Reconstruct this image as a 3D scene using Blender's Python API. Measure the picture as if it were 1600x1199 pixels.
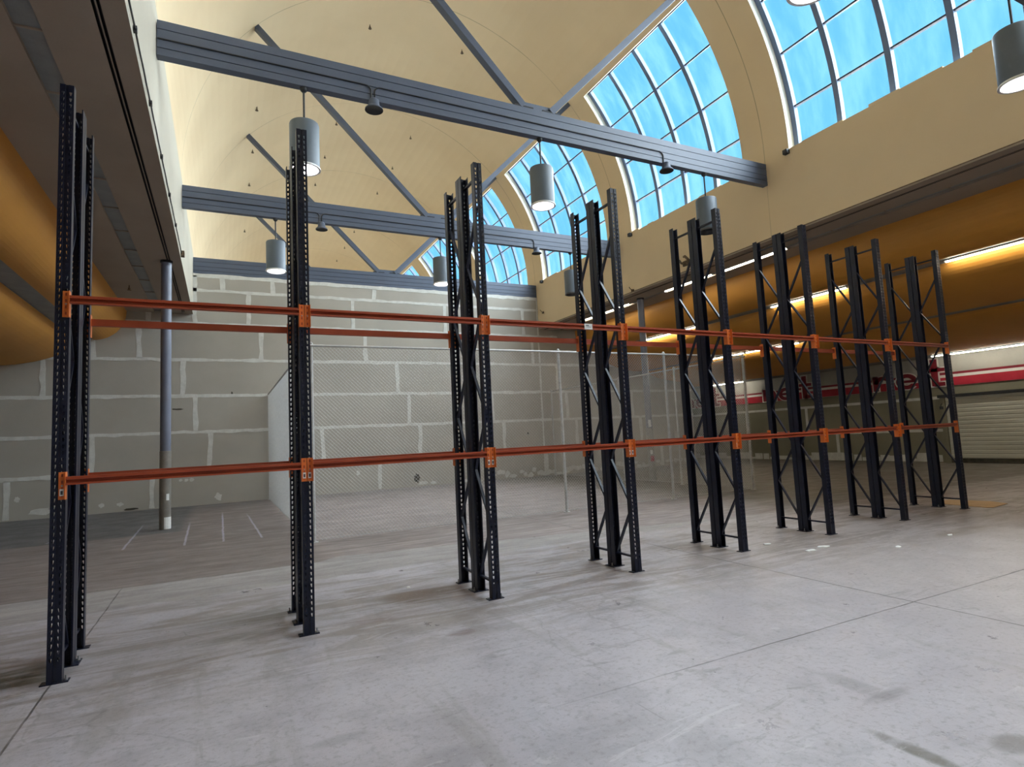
import bpy, math, random
from mathutils import Vector, Matrix, Euler

random.seed(7)
scene = bpy.context.scene
for o in list(bpy.data.objects):
    bpy.data.objects.remove(o)
col = scene.collection
PI = math.pi

# ------------------------------------------------------------------ camera
CAM = Vector((1.12306, -5.43831, 1.62576))
YAW, PITCH, ROLL, FPX = 0.465721, 0.091463, -0.049070, 904.77
f0 = Vector((math.sin(YAW) * math.cos(PITCH), math.cos(YAW) * math.cos(PITCH), math.sin(PITCH)))
r0 = Vector((math.cos(YAW), -math.sin(YAW), 0))
u0 = r0.cross(f0)
rr = math.cos(ROLL) * r0 + math.sin(ROLL) * u0
uu = -math.sin(ROLL) * r0 + math.cos(ROLL) * u0
cam_data = bpy.data.cameras.new('camera')
cam_data.sensor_fit = 'HORIZONTAL'
cam_data.sensor_width = 36.0
cam_data.lens = FPX * 36.0 / 1600.0
cam_data.clip_end = 300
cam = bpy.data.objects.new('camera', cam_data)
col.objects.link(cam)
M = Matrix.Identity(4)
for i in range(3):
    M[i][0], M[i][1], M[i][2], M[i][3] = rr[i], uu[i], -f0[i], CAM[i]
cam.matrix_world = M
scene.camera = cam

# ------------------------------------------------------------------ view
scene.view_settings.view_transform = 'Standard'
scene.view_settings.look = 'None'
scene.view_settings.gamma = 1.0
scene.view_settings.use_curve_mapping = False
scene.view_settings.exposure = 1.0

# ------------------------------------------------------------------ world: clear blue daylight
world = bpy.data.worlds.new('daylight')
scene.world = world
world.use_nodes = True
wn = world.node_tree
wn.nodes.clear()
w_out = wn.nodes.new('ShaderNodeOutputWorld')
w_bg = wn.nodes.new('ShaderNodeBackground')
w_tc = wn.nodes.new('ShaderNodeTexCoord')
w_sep = wn.nodes.new('ShaderNodeSeparateXYZ')
w_ramp = wn.nodes.new('ShaderNodeValToRGB')
w_ramp.color_ramp.elements[0].position = 0.0
w_ramp.color_ramp.elements[0].color = (0.30, 0.76, 1.0, 1)
w_ramp.color_ramp.elements[1].position = 0.9
w_ramp.color_ramp.elements[1].color = (0.20, 0.62, 1.0, 1)
wn.links.new(w_tc.outputs['Generated'], w_sep.inputs[0])
wn.links.new(w_sep.outputs['Z'], w_ramp.inputs[0])
wn.links.new(w_ramp.outputs[0], w_bg.inputs[0])
w_bg.inputs[1].default_value = 0.60
wn.links.new(w_bg.outputs[0], w_out.inputs[0])

# soft daylight reaching the skylights from the right side of the building
def add_sun(name, direction, strength, angle, color):
    d = bpy.data.lights.new(name, 'SUN')
    d.energy = strength
    d.angle = angle
    d.color = color
    o = bpy.data.objects.new(name, d)
    o.rotation_euler = Vector(direction).to_track_quat('-Z', 'Y').to_euler()
    o.location = (30, 0, 30)
    col.objects.link(o)
    return o
add_sun('daylight_sun', (-0.80, 0.10, -0.62), 15.6, math.radians(95), (1.0, 0.97, 0.93))

# ------------------------------------------------------------------ hall dimensions (metres)
XL, XR, XC = 0.299, 12.745, 6.522
ZS = 5.952          # underside of the aisle soffits
ZC, RV = 8.0, 6.235 # vault centre and radius
YW = 15.0           # drywall partition
ZB, ZT = 7.274, 7.801
YB = [-2.10, 3.63, 9.40, 15.03, 20.80]
BAY = 5.73
Y0, Y1 = -16.0, 40.0
XOL, XOR = -10.5, 23.55
TH = 0.01475        # the rack row is turned a touch against the hall

# ------------------------------------------------------------------ node helpers
class NT:
    def __init__(self, name, rough=0.6, metal=0.0, spec=None):
        self.m = bpy.data.materials.new(name)
        self.m.use_nodes = True
        self.t = self.m.node_tree
        self.b = self.t.nodes['Principled BSDF']
        self.out = self.t.nodes['Material Output']
        self.b.inputs['Roughness'].default_value = rough
        self.b.inputs['Metallic'].default_value = metal
        if spec is not None:
            self.b.inputs['Specular IOR Level'].default_value = spec
        self._c = None
    def put(self, sock, v):
        if isinstance(v, bpy.types.NodeSocket):
            self.t.links.new(v, sock)
        elif v is not None:
            if isinstance(v, (tuple, list)) and len(v) == 3 and sock.type == 'RGBA':
                v = (*v, 1)
            sock.default_value = v
    def coord(self):
        if self._c is None:
            n = self.t.nodes.new('ShaderNodeTexCoord')
            self._c = n.outputs['Object']
        return self._c
    def mapped(self, scale=(1, 1, 1), rot=(0, 0, 0), loc=(0, 0, 0)):
        n = self.t.nodes.new('ShaderNodeMapping')
        n.inputs['Scale'].default_value = scale
        n.inputs['Rotation'].default_value = rot
        n.inputs['Location'].default_value = loc
        self.put(n.inputs['Vector'], self.coord())
        return n.outputs[0]
    def sep(self):
        n = self.t.nodes.new('ShaderNodeSeparateXYZ')
        self.put(n.inputs[0], self.coord())
        return n.outputs
    def noise(self, scale, detail=4, rough=0.55, vec=None, dist=0.0):
        n = self.t.nodes.new('ShaderNodeTexNoise')
        n.inputs['Scale'].default_value = scale
        n.inputs['Detail'].default_value = detail
        n.inputs['Roughness'].default_value = rough
        n.inputs['Distortion'].default_value = dist
        self.put(n.inputs['Vector'], vec if vec is not None else self.coord())
        return n.outputs[0]
    def math(self, op, a, b=None, c=None):
        n = self.t.nodes.new('ShaderNodeMath')
        n.operation = op
        self.put(n.inputs[0], a)
        if b is not None: self.put(n.inputs[1], b)
        if c is not None: self.put(n.inputs[2], c)
        return n.outputs[0]
    def rng(self, v, a, b, c=0.0, d=1.0, smooth=True):
        n = self.t.nodes.new('ShaderNodeMapRange')
        n.interpolation_type = 'SMOOTHSTEP' if smooth else 'LINEAR'
        n.clamp = True
        self.put(n.inputs['Value'], v)
        n.inputs['From Min'].default_value = a
        n.inputs['From Max'].default_value = b
        n.inputs['To Min'].default_value = c
        n.inputs['To Max'].default_value = d
        return n.outputs[0]
    def mix(self, fac, a, b, mode='MIX'):
        n = self.t.nodes.new('ShaderNodeMix')
        n.data_type = 'RGBA'
        n.blend_type = mode
        self.put(n.inputs[0], fac)
        self.put(n.inputs[6], a)
        self.put(n.inputs[7], b)
        return n.outputs[2]
    def color(self, c):
        self.put(self.b.inputs['Base Color'], c)
        return self
    def bump(self, h, strength=0.2, dist=0.01):
        n = self.t.nodes.new('ShaderNodeBump')
        n.inputs['Strength'].default_value = strength
        n.inputs['Distance'].default_value = dist
        self.put(n.inputs['Height'], h)
        self.t.links.new(n.outputs[0], self.b.inputs['Normal'])
        return self

def mat_mottled(name, c1, c2, scale=3.0, rough=0.6, metal=0.0, fine=40.0, bump=0.0, spec=None):
    n = NT(name, rough, metal, spec)
    a = n.noise(scale, 5)
    f = n.noise(fine, 3)
    m = n.math('ADD', n.math('MULTIPLY', a, 0.75), n.math('MULTIPLY', f, 0.25))
    n.color(n.mix(n.rng(m, 0.35, 0.65), c1, c2))
    if bump:
        n.bump(f, bump)
    return n.m

def mat_emit(name, c, s):
    n = NT(name)
    n.b.inputs['Base Color'].default_value = (*c, 1)
    n.b.inputs['Emission Color'].default_value = (*c, 1)
    n.b.inputs['Emission Strength'].default_value = s
    return n.m

MAT = {}
# painted plaster of the vault, with the fine control joints over each tie beam
n = NT('cream_plaster', 0.75, spec=0.2)
v = n.noise(0.35, 5)
c = n.mix(n.rng(v, 0.3, 0.7), (0.785, 0.615, 0.395), (0.84, 0.67, 0.44))
sx, sy, sz = n.sep()
j = n.math('ABSOLUTE', n.math('SUBTRACT', n.math('FRACT', n.math('ADD', n.math('DIVIDE', n.math('SUBTRACT', sy, 3.66), BAY), 10.5)), 0.5))
jl = n.math('MULTIPLY', n.rng(j, 0.0022, 0.0008), n.rng(n.noise(0.5, 2), 0.35, 0.6, 0.25, 0.8))
n.color(n.mix(jl, c, (0.30, 0.23, 0.13)))
n.bump(n.noise(25, 3), 0.06)
MAT['cream'] = n.m
MAT['nave_white'] = mat_mottled('off_white_plaster', (0.56, 0.515, 0.425), (0.61, 0.56, 0.465), 0.6, 0.75)
MAT['reveal'] = mat_mottled('white_reveal_paint', (0.80, 0.76, 0.64), (0.84, 0.80, 0.69), 2, 0.7)
MAT['soffit'] = mat_mottled('taupe_soffit_paint', (0.34, 0.275, 0.215), (0.38, 0.31, 0.245), 0.8, 0.8, fine=60)
MAT['gold'] = mat_mottled('golden_ochre_paint', (0.62, 0.28, 0.045), (0.69, 0.32, 0.055), 0.5, 0.55, fine=90)
MAT['recess'] = mat_mottled('grey_louvre_metal', (0.22, 0.225, 0.22), (0.27, 0.275, 0.27), 3, 0.5)
MAT['slot'] = mat_mottled('black_slot', (0.006, 0.006, 0.007), (0.012, 0.012, 0.014), 3, 0.6)
MAT['beam'] = mat_mottled('slate_blue_paint', (0.088, 0.108, 0.158), (0.102, 0.124, 0.178), 1.0, 0.5)
MAT['dark_steel'] = mat_mottled('dark_steel', (0.012, 0.013, 0.016), (0.025, 0.026, 0.03), 6, 0.5)
MAT['mullion'] = mat_mottled('blue_grey_mullion', (0.13, 0.185, 0.31), (0.15, 0.21, 0.345), 2, 0.5)
MAT['glazing_bar'] = mat_mottled('dark_glazing_bar', (0.035, 0.035, 0.05), (0.05, 0.05, 0.07), 2, 0.5)
n = NT('pale_pane_edge', 0.5)
g1 = n.t.nodes.new('ShaderNodeBsdfTransparent'); g1.inputs[0].default_value = (0.95, 0.97, 1, 1)
g2 = n.t.nodes.new('ShaderNodeBsdfTranslucent'); g2.inputs[0].default_value = (0.95, 0.93, 0.97, 1)
g3 = n.t.nodes.new('ShaderNodeMixShader'); g3.inputs[0].default_value = 0.012
n.t.links.new(g1.outputs[0], g3.inputs[1]); n.t.links.new(g2.outputs[0], g3.inputs[2]); n.t.links.new(g3.outputs[0], n.out.inputs['Surface'])
MAT['gasket'] = n.m

# frosted skylight panes
n = NT('frosted_sky_glass', 0.3)
t = n.t
tr = t.nodes.new('ShaderNodeBsdfTransparent')
tl = t.nodes.new('ShaderNodeBsdfTranslucent')
tl.inputs[0].default_value = (0.75, 0.9, 1, 1)
mx = t.nodes.new('ShaderNodeMixShader')
fr = n.noise(0.9, 4, vec=n.mapped((1, 2.2, 0.55)))
n.put(tr.inputs[0], n.mix(n.rng(fr, 0.32, 0.68), (0.62, 0.80, 0.95), (0.88, 0.95, 0.98)))
n.put(mx.inputs[0], n.rng(fr, 0.35, 0.75, 0.001, 0.010))
t.links.new(tr.outputs[0], mx.inputs[1])
t.links.new(tl.outputs[0], mx.inputs[2])
t.links.new(mx.outputs[0], n.out.inputs['Surface'])
MAT['glass'] = n.m
MAT['bounce_slab'] = mat_mottled('pale_bounce_surface', (0.80, 0.78, 0.74), (0.86, 0.84, 0.80), 0.5, 0.8)

# drywall and jointing compound
n = NT('bare_drywall', 0.85, spec=0.15)
v = n.noise(0.7, 5)
f = n.noise(60, 2)
c = n.mix(n.rng(v, 0.3, 0.7), (0.43, 0.395, 0.345), (0.485, 0.45, 0.395))
c = n.mix(n.rng(f, 0.3, 0.75, 0.0, 0.22), c, (0.34, 0.32, 0.27))
n.color(c)
MAT['drywall'] = n.m
MAT['mud'] = mat_mottled('joint_compound', (0.60, 0.59, 0.55), (0.72, 0.71, 0.67), 5, 0.85)
MAT['hole'] = mat_mottled('dark_hole', (0.05, 0.045, 0.035), (0.09, 0.08, 0.06), 8, 0.9)

# rack
n = NT('navy_powder_coat', 0.38, spec=0.4)
a = n.noise(6, 4); f = n.noise(70, 3)
c = n.mix(n.rng(a, 0.3, 0.7), (0.0055, 0.0075, 0.021), (0.009, 0.012, 0.032))
c = n.mix(n.rng(f, 0.66, 0.74, 0.0, 0.5), c, (0.09, 0.09, 0.10))
n.color(c)
MAT['navy'] = n.m
n = NT('orange_powder_coat', 0.45)
a = n.noise(2.5, 4)
n.color(n.mix(n.rng(a, 0.3, 0.7), (0.35, 0.054, 0.019), (0.43, 0.074, 0.025)))
MAT['orange'] = n.m
n = NT('bright_orange_connector', 0.45)
a = n.noise(14, 4)
n.color(n.mix(n.rng(a, 0.62, 0.75, 0, 0.7), (0.78, 0.19, 0.035), (0.42, 0.10, 0.03)))
MAT['connector'] = n.m
MAT['label'] = mat_mottled('white_paper', (0.78, 0.78, 0.77), (0.86, 0.86, 0.85), 30, 0.8)
MAT['ink'] = mat_mottled('printed_ink', (0.05, 0.05, 0.06), (0.09, 0.09, 0.1), 30, 0.8)
MAT['zinc'] = mat_mottled('zinc_plate', (0.32, 0.32, 0.33), (0.42, 0.42, 0.43), 20, 0.45, 0.7)
MAT['galv'] = mat_mottled('galvanised_steel', (0.50, 0.50, 0.50), (0.60, 0.60, 0.60), 12, 0.5, 0.15)
MAT['column'] = mat_mottled('slate_column_paint', (0.15, 0.165, 0.225), (0.18, 0.195, 0.26), 2, 0.35)
MAT['sleeve'] = mat_mottled('bare_column_metal', (0.26, 0.25, 0.23), (0.34, 0.32, 0.29), 4, 0.35, 0.4)
MAT['pendant'] = mat_mottled('pendant_grey_paint', (0.115, 0.145, 0.18), (0.13, 0.16, 0.20), 2, 0.5)
MAT['white_metal'] = mat_mottled('white_enamel', (0.80, 0.80, 0.80), (0.86, 0.86, 0.86), 4, 0.4)
MAT['lamp_on'] = mat_emit('lit_lamp_lens', (1.0, 0.93, 0.95), 5.0)
MAT['lamp_off'] = mat_mottled('unlit_lamp_lens', (0.04, 0.04, 0.045), (0.07, 0.07, 0.075), 5, 0.3)
MAT['tube'] = mat_emit('lit_fluorescent_tube', (1.0, 0.95, 0.80), 18.0)
MAT['card'] = mat_mottled('brown_cardboard', (0.55, 0.36, 0.19), (0.63, 0.43, 0.24), 5, 0.8)
MAT['red'] = mat_mottled('sign_red_paint', (0.44, 0.016, 0.035), (0.52, 0.025, 0.05), 2, 0.5)
MAT['dark_red'] = mat_mottled('sign_dark_red_paint', (0.21, 0.008, 0.02), (0.27, 0.012, 0.028), 2, 0.5)
MAT['sign_white'] = mat_mottled('sign_white_paint', (0.42, 0.40, 0.36), (0.48, 0.46, 0.41), 1.5, 0.6)
MAT['outline'] = mat_mottled('sign_pale_paint', (0.78, 0.74, 0.69), (0.83, 0.79, 0.74), 2, 0.6)
MAT['olive_wall'] = mat_mottled('weathered_wall_paint', (0.215, 0.20, 0.14), (0.27, 0.25, 0.18), 0.6, 0.8)
MAT['door'] = mat_mottled('pale_roller_door', (0.56, 0.55, 0.47), (0.62, 0.61, 0.53), 0.5, 0.6)
MAT['rust'] = mat_mottled('rusty_fitting', (0.10, 0.065, 0.04), (0.19, 0.13, 0.08), 20, 0.8)

# ------------------------------------------------------------------ floor material
n = NT('worn_concrete', 0.5, spec=0.45)
sx, sy, sz = n.sep()
big = n.noise(0.35, 5, 0.6)
med = n.noise(1.7, 6, 0.65)
fine = n.noise(22, 4, 0.7)
spk = n.noise(120, 2, 0.6)
streak = n.noise(1.0, 6, 0.65, vec=n.mapped((0.7, 3.6, 1), (0, 0, 0.05)), dist=1.6)
streak2 = n.noise(1.0, 5, 0.6, vec=n.mapped((3.2, 0.5, 1), (0, 0, 0.35), (7, 3, 0)), dist=0.5)
light = n.mix(n.rng(big, 0.3, 0.7), (0.40, 0.374, 0.412), (0.475, 0.446, 0.49))
light = n.mix(n.rng(med, 0.45, 0.68, 0, 0.55), light, (0.32, 0.297, 0.322))
light = n.mix(n.rng(streak2, 0.54, 0.68, 0, 0.5), light, (0.28, 0.265, 0.26))
light = n.mix(n.math('MULTIPLY', n.rng(n.math('ADD', sx, n.math('MULTIPLY', big, 4.0)), 6.5, 10.5), 0.75), light, (0.455, 0.405, 0.395))  # pinker towards the right: warm lamp tint put into the colour
# pinkish dirt near the racks
rk = n.math('MULTIPLY', n.rng(sy, -1.6, 0.1), n.rng(sy, 3.0, 1.6))
light = n.mix(n.math('MULTIPLY', rk, n.rng(streak, 0.42, 0.60, 0, 0.85)), light, (0.245, 0.205, 0.185))
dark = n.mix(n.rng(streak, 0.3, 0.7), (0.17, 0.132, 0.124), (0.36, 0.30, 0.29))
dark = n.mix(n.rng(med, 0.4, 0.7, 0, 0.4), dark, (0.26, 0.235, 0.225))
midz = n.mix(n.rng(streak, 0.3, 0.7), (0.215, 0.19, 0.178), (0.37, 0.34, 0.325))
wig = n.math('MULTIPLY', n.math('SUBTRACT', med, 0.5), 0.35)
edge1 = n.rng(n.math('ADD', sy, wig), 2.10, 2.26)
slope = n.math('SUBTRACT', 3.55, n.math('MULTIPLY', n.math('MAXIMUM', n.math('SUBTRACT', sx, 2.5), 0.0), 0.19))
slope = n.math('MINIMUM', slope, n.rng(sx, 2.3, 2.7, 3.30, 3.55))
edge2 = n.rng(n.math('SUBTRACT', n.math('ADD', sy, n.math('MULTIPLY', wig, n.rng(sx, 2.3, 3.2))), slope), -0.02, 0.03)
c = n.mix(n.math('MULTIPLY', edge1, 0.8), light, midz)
leftz = n.mix(n.rng(sx, 2.55, 2.2, 0.0, 0.42), dark, (0.095, 0.072, 0.066))  # rear zone mixed darker on its left side
c = n.mix(edge2, c, leftz)
back = n.math('MULTIPLY', n.rng(sy, 8.66, 8.74), n.rng(sx, 0.5, 0.2))
c = n.mix(back, c, (0.105, 0.10, 0.105))
nb = n.rng(sy, 12.0, 14.8, 0, 0.45)
c = n.mix(nb, c, (0.12, 0.115, 0.115))
# aisle on the right is greyer
ra = n.rng(n.math('ADD', sx, n.math('MULTIPLY', big, 2.0)), 10.6, 13.4)
ra = n.math('MULTIPLY', ra, n.rng(n.math('ADD', sy, wig), 1.95, 2.45))
c = n.mix(n.math('MULTIPLY', ra, n.rng(streak, 0.3, 0.7, 0.92, 0.6)), c, (0.14, 0.128, 0.095))
# stain by the third rack station
def blob(px, py, rx, ry):
    dx = n.math('DIVIDE', n.math('SUBTRACT', sx, px), rx)
    dy = n.math('DIVIDE', n.math('SUBTRACT', sy, py), ry)
    d = n.math('ADD', n.math('MULTIPLY', dx, dx), n.math('MULTIPLY', dy, dy))
    return n.rng(n.math('ADD', d, n.math('MULTIPLY', n.math('SUBTRACT', med, 0.5), 1.6)), 1.0, 0.1)
for (bx_, by_, rx_, ry_, cc, k) in ((3.12, 0.68, 0.62, 0.42, (0.15, 0.095, 0.075), 0.95), (2.45, 0.15, 0.65, 0.16, (0.20, 0.14, 0.13), 0.6),
                                    (2.93, -0.68, 0.16, 0.10, (0.17, 0.115, 0.105), 0.7), (1.45, 0.95, 0.75, 0.32, (0.16, 0.145, 0.13), 0.85),
                                    (1.3, 0.35, 0.6, 0.18, (0.17, 0.155, 0.14), 0.6), (-0.38, 0.30, 0.55, 0.35, (0.075, 0.07, 0.055), 1.0),
                                    (4.60, -3.02, 0.10, 0.30, (0.26, 0.245, 0.265), 0.6), (4.62, -3.20, 0.22, 0.07, (0.23, 0.215, 0.23), 0.65),
                                    (4.15, -3.62, 0.06, 0.30, (0.17, 0.155, 0.14), 1.0), (4.60, -3.82, 0.16, 0.10, (0.21, 0.195, 0.195), 0.8),
                                    (2.16, -2.45, 0.25, 0.16, (0.29, 0.272, 0.295), 0.7), (3.0, -2.72, 0.55, 0.28, (0.325, 0.305, 0.33), 0.7), (1.7, -1.95, 0.2, 0.07, (0.28, 0.262, 0.285), 0.6),
                                    (3.35, -3.1, 0.2, 0.35, (0.325, 0.305, 0.33), 0.6), (4.37, -0.86, 0.8, 0.10, (0.29, 0.27, 0.28), 0.7), (4.5, 0.05, 0.9, 0.12, (0.26, 0.215, 0.21), 0.8),
                                    (6.2, -0.55, 0.9, 0.16, (0.27, 0.24, 0.235), 0.7), (10.4, -0.8, 0.8, 0.22, (0.25, 0.20, 0.165), 0.8)):
    c = n.mix(n.math('MULTIPLY', blob(bx_, by_, rx_, ry_), n.rng(streak, 0.36, 0.56, 0.35 * k, k)), c, cc)
# speckle
c = n.mix(n.rng(fine, 0.48, 0.72, 0, 0.5), c, (0.20, 0.185, 0.18))
c = n.mix(n.rng(spk, 0.64, 0.78, 0, 0.5), c, (0.12, 0.11, 0.11))
c = n.mix(n.rng(spk, 0.36, 0.24, 0, 0.35), c, (0.62, 0.60, 0.60))
grit = n.noise(42, 3, 0.75)
c = n.mix(n.rng(grit, 0.58, 0.70, 0, 0.45), c, (0.20, 0.19, 0.19))
c = n.mix(n.rng(grit, 0.40, 0.28, 0, 0.35), c, (0.58, 0.565, 0.58))
scr = n.t.nodes.new('ShaderNodeTexVoronoi'); scr.feature = 'DISTANCE_TO_EDGE'; scr.inputs['Scale'].default_value = 0.9
n.put(scr.inputs['Vector'], n.mapped((1.0, 0.55, 1), (0, 0, 0.6), (3, 1, 0)))
c = n.mix(n.math('MULTIPLY', n.rng(scr.outputs['Distance'], 0.006, 0.002), n.rng(n.noise(1.3, 3, 0.6, n.mapped((1, 1, 1), (0, 0, 0), (5, 9, 0))), 0.54, 0.64, 0, 0.4)), c, (0.17, 0.16, 0.155))
pit = n.noise(9, 2, 0.5)
c = n.mix(n.rng(pit, 0.745, 0.765, 0, 0.75), c, (0.07, 0.065, 0.065))
scuff = n.noise(1.0, 6, 0.7, n.mapped((1.3, 5.5, 1), (0, 0, -0.55), (2, 8, 0)), 1.2)
c = n.mix(n.math('MULTIPLY', n.rng(scuff, 0.585, 0.66, 0, 0.45), n.rng(big, 0.42, 0.58)), c, (0.20, 0.185, 0.18))
c = n.mix(n.math('MULTIPLY', n.rng(scuff, 0.40, 0.33, 0, 0.35), n.rng(sy, 2.4, 1.8)), c, (0.62, 0.60, 0.62))
# saw-cut joints
wob = n.math('MULTIPLY', n.math('SUBTRACT', n.noise(2.5, 3), 0.5), 0.025)
def line(v, at, w, lo=None):
    return n.rng(n.math('ABSOLUTE', n.math('SUBTRACT', n.math('ADD', v, wob), at)), w, w * 0.45)
lines = None
for (v_, at, w, msk) in ((sx, 6.58, 0.013, None), (sy, -2.265, 0.009, n.rng(sx, 2.3, 5.0, 0.05, 1.0)), (sx, 0.005, 0.010, n.rng(sy, 3.4, 3.2)), (sx, 13.2, 0.013, None),
                         (sy, 3.31, 0.012, n.rng(sx, 2.5, 2.2)), (sy, 8.70, 0.03, n.rng(sx, 0.5, 0.2)), (sy, 5.05, 0.008, None), (sy, -7.9, 0.013, None)):
    L = line(v_, at, w)
    if msk is not None:
        L = n.math('MULTIPLY', L, msk)
    lines = L if lines is None else n.math('MAXIMUM', lines, L)
c = n.mix(n.math('MULTIPLY', lines, n.rng(med, 0.3, 0.6, 0.45, 0.95)), c, (0.10, 0.09, 0.085))
# hairline cracks
vor = n.t.nodes.new('ShaderNodeTexVoronoi')
vor.feature = 'DISTANCE_TO_EDGE'
vor.inputs['Scale'].default_value = 0.42
wv = n.t.nodes.new('ShaderNodeVectorMath'); wv.operation = 'ADD'
nz = n.t.nodes.new('ShaderNodeTexNoise'); nz.inputs['Scale'].default_value = 1.1; nz.inputs['Detail'].default_value = 5
n.put(nz.inputs['Vector'], n.coord())
sc_ = n.t.nodes.new('ShaderNodeVectorMath'); sc_.operation = 'SCALE'; sc_.inputs['Scale'].default_value = 0.9
n.t.links.new(nz.outputs[1], sc_.inputs[0])
n.t.links.new(sc_.outputs[0], wv.inputs[0]); n.put(wv.inputs[1], n.coord())
n.t.links.new(wv.outputs[0], vor.inputs['Vector'])
crk = n.math('MULTIPLY', n.rng(vor.outputs['Distance'], 0.006, 0.002), n.rng(big, 0.5, 0.65, 0, 0.22))
crk = n.math('MULTIPLY', crk, n.rng(sy, 1.0, -0.5))
c = n.mix(crk, c, (0.12, 0.11, 0.105))
# chalk setting-out strokes at the back left
ch = None
for (ax, ay, bx2, by2) in ((0.43, 10.6, 0.51, 6.5), (1.11, 12.4, 1.13, 6.45), (1.66, 11.4, 1.77, 6.4), (-0.54, 11.1, -0.44, 6.8), (-1.7, 10.2, -1.95, 8.9)):
    k = (bx2 - ax) / (by2 - ay)
    xx = n.math('SUBTRACT', sx, n.math('ADD', n.math('MULTIPLY', n.math('SUBTRACT', sy, ay), k), ax))
    xx = n.math('ADD', xx, n.math('MULTIPLY', wob, 1.5))
    mk = n.math('MULTIPLY', n.rng(n.math('ABSOLUTE', xx), 0.024, 0.012), n.math('MULTIPLY', n.rng(sy, by2 - 0.05, by2 + 0.05), n.rng(sy, ay, ay - 1.5)))
    ch = mk if ch is None else n.math('MAXIMUM', ch, mk)
c = n.mix(n.math('MULTIPLY', ch, 0.6), c, (0.50, 0.47, 0.60))
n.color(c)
n.put(n.b.inputs['Roughness'], n.math('ADD', n.rng(med, 0.3, 0.7, 0.27, 0.45), n.math('MULTIPLY', edge1, 0.2)))
n.bump(n.math('SUBTRACT', n.math('MULTIPLY', fine, 0.4), n.math('MULTIPLY', lines, 1.0)), 0.18, 0.01)
MAT['floor'] = n.m

# ------------------------------------------------------------------ mesh builder
class MB:
    def __init__(self):
        self.v, self.f, self.m, self.mats = [], [], [], []
    def mi(self, mat):
        if mat not in self.mats:
            self.mats.append(mat)
        return self.mats.index(mat)
    def add(self, vs, fs, mat):
        k = len(self.v)
        self.v += [tuple(p) for p in vs]
        i = self.mi(mat)
        for f in fs:
            self.f.append([k + a for a in f]); self.m.append(i)
        return self
    def quad(self, a, b, c_, d, mat):
        return self.add([a, b, c_, d], [(0, 1, 2, 3)], mat)
    def box(self, x0, x1, y0, y1, z0, z1, mat):
        vs = [(x0, y0, z0), (x1, y0, z0), (x1, y1, z0), (x0, y1, z0), (x0, y0, z1), (x1, y0, z1), (x1, y1, z1), (x0, y1, z1)]
        fs = [(0, 3, 2, 1), (4, 5, 6, 7), (0, 1, 5, 4), (1, 2, 6, 5), (2, 3, 7, 6), (3, 0, 4, 7)]
        return self.add(vs, fs, mat)
    def bar(self, p, q, w, h, mat, up=(0, 0, 1)):
        p, q = Vector(p), Vector(q)
        d = (q - p).normalized()
        s = d.cross(Vector(up))
        if s.length < 1e-4:
            s = d.cross(Vector((0, 1, 0)))
        s.normalize()
        u = s.cross(d)
        vs = []
        for e in (p, q):
            for a, b in ((-1, -1), (1, -1), (1, 1), (-1, 1)):
                vs.append(e + s * (a * w / 2) + u * (b * h / 2))
        return self.add(vs, [(0, 1, 2, 3), (7, 6, 5, 4), (0, 4, 5, 1), (1, 5, 6, 2), (2, 6, 7, 3), (3, 7, 4, 0)], mat)
    def tube(self, pts, r, mat, seg=8, caps=True):
        pts = [Vector(p) for p in pts]
        rings = []
        prev = None
        for i, p in enumerate(pts):
            if i == 0: d = pts[1] - pts[0]
            elif i == len(pts) - 1: d = pts[-1] - pts[-2]
            else: d = (pts[i + 1] - pts[i]).normalized() + (pts[i] - pts[i - 1]).normalized()
            d.normalize()
            if prev is None:
                s = d.cross(Vector((0, 0, 1)))
                if s.length < 1e-3: s = d.cross(Vector((0, 1, 0)))
            else:
                s = prev - d * prev.dot(d)
            s.normalize(); prev = s
            t = d.cross(s)
            rings.append([p + (s * math.cos(2 * PI * k / seg) + t * math.sin(2 * PI * k / seg)) * r for k in range(seg)])
        vs = [x for g in rings for x in g]
        fs = []
        for i in range(len(pts) - 1):
            for k in range(seg):
                k2 = (k + 1) % seg
                fs.append((i * seg + k, i * seg + k2, (i + 1) * seg + k2, (i + 1) * seg + k))
        if caps:
            fs.append(tuple(range(seg))[::-1])
            fs.append(tuple((len(pts) - 1) * seg + k for k in range(seg)))
        return self.add(vs, fs, mat)
    def lathe(self, prof, mat, cx=0, cy=0, seg=32):
        vs = []
        for (r, z) in prof:
            for k in range(seg):
                a = 2 * PI * k / seg
                vs.append((cx + r * math.cos(a), cy + r * math.sin(a), z))
        fs = []
        for i in range(len(prof) - 1):
            for k in range(seg):
                k2 = (k + 1) % seg
                fs.append((i * seg + k, i * seg + k2, (i + 1) * seg + k2, (i + 1) * seg + k))
        return self.add(vs, fs, mat)
    def prism(self, poly, axis_from, axis_to, mat, place):
        k = len(poly)
        vs = [place(a, b, axis_from) for a, b in poly] + [place(a, b, axis_to) for a, b in poly]
        fs = [tuple(range(k)), tuple(range(k, 2 * k))[::-1]]
        for i in range(k):
            j = (i + 1) % k
            fs.append((i, i + k, j + k, j))
        return self.add(vs, fs, mat)
    def mesh(self, name, smooth=False):
        me = bpy.data.meshes.new(name)
        me.from_pydata(self.v, [], self.f)
        for k in self.mats:
            me.materials.append(MAT[k])
        me.polygons.foreach_set('material_index', self.m)
        if smooth:
            me.polygons.foreach_set('use_smooth', [True] * len(self.f))
        me.update()
        return me
    def build(self, name, parent=None, smooth=False, loc=None):
        o = bpy.data.objects.new(name, self.mesh(name, smooth))
        col.objects.link(o)
        if parent is not None:
            o.parent = parent
        if loc is not None:
            o.location = loc
        return o

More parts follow.
